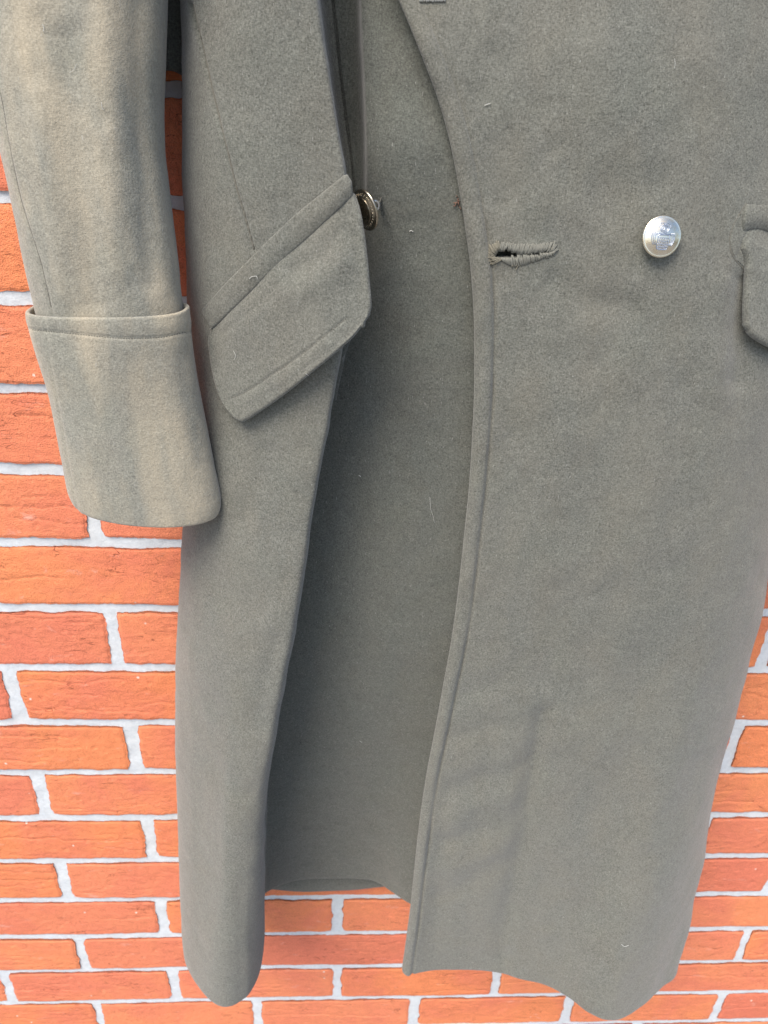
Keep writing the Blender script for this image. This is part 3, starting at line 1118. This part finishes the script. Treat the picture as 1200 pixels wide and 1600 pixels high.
def button(parent, c, n, upv, mat, relief_mat, label=None, worn=False):
    fr = frame_of(n, upv)
    x, y, z = fr
    R = 0.0126
    prof = [(0.0035, -0.0022), (0.0090, -0.0020), (0.0118, -0.0012), (0.01262, -0.0003), (0.0127, 0.0003), (0.0124, 0.0008), (0.0119, 0.0010), (0.01155, 0.00095)]
    for q in np.linspace(0.0112, 0.0, 14):
        prof.append((max(q, 0.0001), 0.0009+float(dome(q))-float(dome(0.0112))*0.8))
    V, Fc = lathe(prof, fr, c)
    b = mesh_obj('button', V, Fc, mat, parent, label=label)
    hh = lambda r: 0.0009+dome(np.minimum(r, 0.0112))-float(dome(0.0112))*0.8
    bag = Bag()

    def stroke(pts, w=0.00030, k=18, closed=False):
        p = resample(pts, k) if not closed else np.asarray(pts, float)
        rr = np.hypot(p[:, 0], p[:, 1])
        P = c+p[:, :1]*x+p[:, 1:]*y+(hh(rr)+w*0.25)[:, None]*z
        bag.add(tube(P, w, 6, closed))
    mm = 0.001
    if worn:                                # rim lettering rubbed to beads, one fine ring
        a = np.linspace(0, 2*math.pi, 49)[:-1]
        stroke(np.stack([8.0*np.cos(a), 8.0*np.sin(a)], -1)*mm, 0.00022, closed=True)
        for q in range(30):
            t0 = 2*math.pi*q/30
            k = [(0, -0.7), (0.5, 0.0), (0, 0.7)] if q % 3 else [(-0.4, -0.6), (0.4, 0.0), (-0.4, 0.6)]
            stroke(np.array([((9.7+b_)*math.cos(t0+a_*0.09), (9.7+b_)*math.sin(t0+a_*0.09)) for a_, b_ in k])*mm, 0.0002, 6)
        bag.build('rim_lettering', relief_mat, b)
        return b, fr
    # shield with banded field, ring and scrolls above, sprays at the sides
    sh = np.array([(-3.6, 0.6), (3.6, 0.9), (3.7, -3.0), (3.4, -7.4), (0.0, -8.0), (-3.4, -7.4), (-3.7, -3.0), (-3.6, 0.6)])*mm
    stroke(sh, 0.00034, 50)
    for yy in (-0.9, -2.7, -4.5, -6.2):
        stroke(np.array([(-3.4, yy), (0, yy-0.15), (3.4, yy)])*mm, 0.00026)
    for yy in (-1.8, -3.6, -5.4, -7.0):
        for xx in (-2.4, -1.2, 0.0, 1.2, 2.4):
            a = np.linspace(0, 2*math.pi, 9)[:-1]
            stroke(np.stack([xx+0.36*np.cos(a), yy+0.42*np.sin(a)], -1)*mm, 0.00018, closed=True)
    a = np.linspace(0, 2*math.pi, 29)[:-1]
    stroke(np.stack([2.7*np.cos(a), 4.4+2.3*np.sin(a)], -1)*mm, 0.00034, closed=True)
    stroke(np.stack([1.7*np.cos(a), 4.4+1.4*np.sin(a)], -1)*mm, 0.00022, closed=True)
    for s in (-1, 1):
        stroke(np.array([(0, 7.0), (1.6*s, 7.9), (3.4*s, 7.0), (4.0*s, 5.2)])*mm, 0.00028)
        stroke(np.array([(0, 1.7), (2.0*s, 1.3), (4.2*s, 1.6), (4.6*s, 0.6)])*mm, 0.0003)
        for q in (5.2, 6.2, 7.2):
            stroke(np.array([(q*s*0.96, 2.2), (q*s*1.05, -0.6), (q*s*0.98, -3.2), (q*s*0.8, -5.4)])*mm, 0.00026)
        stroke(np.array([(-0.7*s, 3.7), (0, 5.3), (0.8*s, 4.6)])*mm, 0.0002)
    bag.build('crest', relief_mat, b, label='raised crest of a banded shield under a ring')
    return b, fr


h, nrm = hit(BV_R, 1029, 370)
nrm = nrm/np.linalg.norm(nrm)
fpt = h+nrm*0.0052
fb, fr = button(coat, fpt, nrm*0.8+np.array([0.05, -0.4, 0.12]), np.array([0.05, 0, 1.0]), SILVER, RELIEF, 'bright silvery domed button with a raised crest')
V, Fc = tube(np.array([h-nrm*0.002, h+nrm*0.0042]), 0.0026, 12)
mesh_obj('shank', V, Fc, STEEL, fb)

# loose button seen nearly edge-on beside the slanted flap
d_img = np.array([-49.0, 29.0])/57
nb = 0.90*(d_img[0]*AX-d_img[1]*AY)-0.40*AZ
bm = hit(BV_U, 596, 318)
c2 = at(571, 328, 112)
b2, fr2 = button(coat, c2, nb, AY+0.2*AX, BRONZE, BRONZE, 'tarnished brass button hanging loose, seen nearly edge-on', True)
x, y, z = fr2
# lettering-like beading round the rim is part of the crest; shank loop and thread behind
a = np.linspace(0, 2*math.pi, 25)[:-1]
lc = c2-z*0.0062
loop = lc+np.cos(a)[:, None]*z*0.0042+np.sin(a)[:, None]*(y*0.8+x*0.6)*0.0038
V, Fc = tube(loop, 0.0009, 8, True)
mesh_obj('shank', V, Fc, STEEL, b2)
bag = Bag()
for k in range(5):
    e = bm[0]+np.array([0, 0, 0.002*(k-2)])
    mid = (lc-z*0.003+e)/2+np.array([0, 0, -0.001])
    bag.add(tube(resample(np.array([lc-z*0.0030+x*0.0004*(k-2), mid, e+np.array([0, 0.002, 0])]), 8), 0.00045, 6))
bag.build('shank_thread', SEAM, b2)

# ------------------------------------------------------------------ buttonhole
bag, bag2 = Bag(), Bag()


def lip(poly_in, poly_out, n, rad, hgt, B):
    A, O = resample(poly_in, n), resample(poly_out, n)
    for k in range(n):
        a, o = A[k]+RNG.normal(0, 0.5, 2), O[k]+RNG.normal(0, 0.9, 2)
        pts = []
        for s in (-0.10, 0.15, 0.5, 0.85, 1.05):
            q = a*(1-s)+o*s
            hh = hit(BV_R, *q)
            if hh is None or -hh[0][1] < 0.09:
                continue
            lift = hgt*math.sin(math.pi*min(max(s*0.8+0.12, 0), 1))
            pts.append(hh[0]+hh[1]*(lift-0.0002))
        if len(pts) >= 3:
            B.add(tube(np.array(pts), rad*RNG.uniform(0.85, 1.2), 6))


lip([(780, 391), (795, 392), (812, 398), (835, 395.5), (860, 392.5)], [(783, 379), (797, 381), (812, 382), (838, 382), (866, 379)], 74, 0.00038, 0.0010, bag)
lip([(784, 403), (798, 400), (812, 399.5), (835, 396.5), (861, 393.5)], [(788, 409), (802, 417), (814, 415), (838, 407), (864, 399)], 74, 0.00038, 0.0011, bag)
lip([(861, 395), (863, 393), (861, 390)], [(868, 396), (871, 389), (866, 380)], 14, 0.00042, 0.0015, bag)
bag.build('buttonhole', THREAD, front_right, kind='stuff', label='worn buttonhole worked in pale twist')
lip([(781, 391), (775, 396), (774, 401), (784, 404)], [(780, 378), (766, 384), (763, 398), (767, 414)], 30, 0.00042, 0.0012, bag2)
for k in range(14):                        # frayed ends
    q = np.array([RNG.uniform(763, 776), RNG.uniform(382, 416)]) if k < 10 else np.array([RNG.uniform(798, 810), RNG.uniform(411, 419)])
    hh = hit(BV_R, *q)
    p0 = hh[0]
    dirv = AX*RNG.uniform(-1, 0.6)-AY*RNG.uniform(-0.6, 1.2)
    ln = RNG.uniform(0.0015, 0.0042)
    P = np.array([p0, p0+dirv*ln*0.5+hh[1]*0.0012, p0+dirv*ln+hh[1]*RNG.uniform(0.0003, 0.0015)])
    bag2.add(tube(resample(P, 6), 0.00022, 5))
bag2.build('frayed_thread', THREAD_OLD, front_right, kind='stuff')

# end of a second buttonhole just under the picture's top edge, and a thread mark on the inner layer
bag = Bag()
for k in range(22):
    q = np.array([655+k*1.9, -6+RNG.normal(0, 0.6)])
    pts = []
    for s in (0, 0.5, 1.0):
        hh = hit(BV_R, q[0]+RNG.normal(0, .4), q[1]+s*9)
        if hh:
            pts.append(hh[0]+hh[1]*0.0012*math.sin(math.pi*(0.15+s*0.7)))
    if len(pts) == 3:
        bag.add(tube(resample(np.array(pts), 6), 0.0004, 6))
bag.build('buttonhole', THREAD_PALE, front_right, kind='stuff')
bag = Bag()
for k in range(12):
    q = np.array([715+RNG.normal(0, 2.0), 316+RNG.normal(0, 5)])
    hh = hit(BV_U, *q)
    p = hh[0]
    e = p+AX*RNG.normal(0, 0.0012)+AY*RNG.normal(0, 0.0014)
    bag.add(tube(resample(np.array([p, (p+e)/2+hh[1]*0.0009, e+hh[1]*0.0002]), 6), 0.0003, 5))
bag.build('thread_mark', BROWN_THREAD, under)


# ------------------------------------------------------------------ seam stitching, lint and nap
def stitches(name, bv, poly, parent, step=4.2, rad=0.00026, sink=0.0004):
    P = resample(poly, 300)
    L = np.concatenate([[0], np.cumsum(np.hypot(*np.diff(P, axis=0).T))])
    B = Bag()
    s = 0
    while s < L[-1]-step:
        q = [np.array([np.interp(s+step*f*0.62, L, P[:, 0]), np.interp(s+step*f*0.62, L, P[:, 1])]) for f in (0, 0.5, 1)]
        hs = [hit(bv, *a) for a in q]
        if all(hs):
            pts = [h_[0]+h_[1]*(rad*0.6*(k == 1)-sink*0.3) for k, h_ in enumerate(hs)]
            B.add(tube(np.array(pts), rad, 5))
        s += step
    B.build(name, SEAM, parent, kind='stuff')


BV_S, BV_C, BV_F = bvh(sleeve), bvh(cuff), bvh(flap)
stitches('stitching', BV_C, [(50, 515), (130, 523), (200, 529), (250, 527), (294, 518)], cuff)
stitches('stitching', BV_F, ST_F, flap)
ye = np.linspace(440, 1500, 40)
stitches('stitching', BV_R, np.stack([f_edge(ye)+np.interp(ye, [430, 560, 800, 1000, 1200, 1400, 1520], [30, 27, 22, 21, 16, 15, 16]), ye], -1), front_right)
ye = np.linspace(150, 372, 16)
stitches('stitching', BV_R, np.stack([f_edge(ye)+29, ye], -1), front_right, rad=0.0002)


def seam(bv, poly, parent, rad=0.0006):
    P = []
    for x_, y_ in resample(poly, 160):
        h_ = hit(bv, x_, y_)
        if h_:
            P.append(h_[0]-h_[1]*rad*0.15)
    V, Fc = tube(np.array(P), rad, 6)
    mesh_obj('seam', V, Fc, SEAM, parent)


seam(BV_L, DARN, front_left)
seam(BV_R, [(1166, 318), (1157, 332), (1145, 354), (1140, 373), (1142, 392), (1149, 406), (1162, 420), (1175, 432)], front_right, 0.0004)
seam(BV_S, SEAM_SL[:-1], sleeve, 0.0003)


def lint(bv, parent, pts, rad=0.00016):
    P = []
    for x_, y_ in resample(np.array(pts, float), 12):
        h_ = hit(bv, x_, y_)
        if h_:
            P.append(h_[0]+h_[1]*0.0007)
    if len(P) > 3:
        V, Fc = tube(np.array(P), rad*0.62, 5)
        mesh_obj('lint', V, Fc, LINT, parent)


lint(BV_S, sleeve, [(108, 114), (116, 110), (121, 100)])
lint(BV_S, sleeve, [(67, 38), (69, 44), (68, 50)], 0.0003)
lint(BV_S, sleeve, [(159, 160), (160, 168), (163, 172)], 0.00022)
lint(bvh(welt), welt, [(390, 436), (394, 432), (401, 431), (403, 436)], 0.0003)
lint(BV_F, flap, [(366, 548), (369, 556), (366, 563)], 0.0002)
lint(BV_F, flap, [(478, 583), (484, 587), (489, 583)], 0.00018)
lint(BV_U, under, [(672, 777), (673, 793), (677, 806), (679, 816)], 0.00022)
lint(BV_U, under, [(640, 361), (643, 360), (646, 362)], 0.0004)
lint(BV_U, under, [(562, 1157), (566, 1159)], 0.0003)
lint(BV_U, under, [(561, 742), (564, 744)], 0.0004)
lint(BV_R, front_right, [(757, 165), (762, 163), (766, 162)], 0.00035)
lint(BV_R, front_right, [(1053, 92), (1054, 100), (1053, 108)], 0.0002)
lint(BV_R, front_right, [(970, 1474), (976, 1478), (982, 1476)], 0.0004)
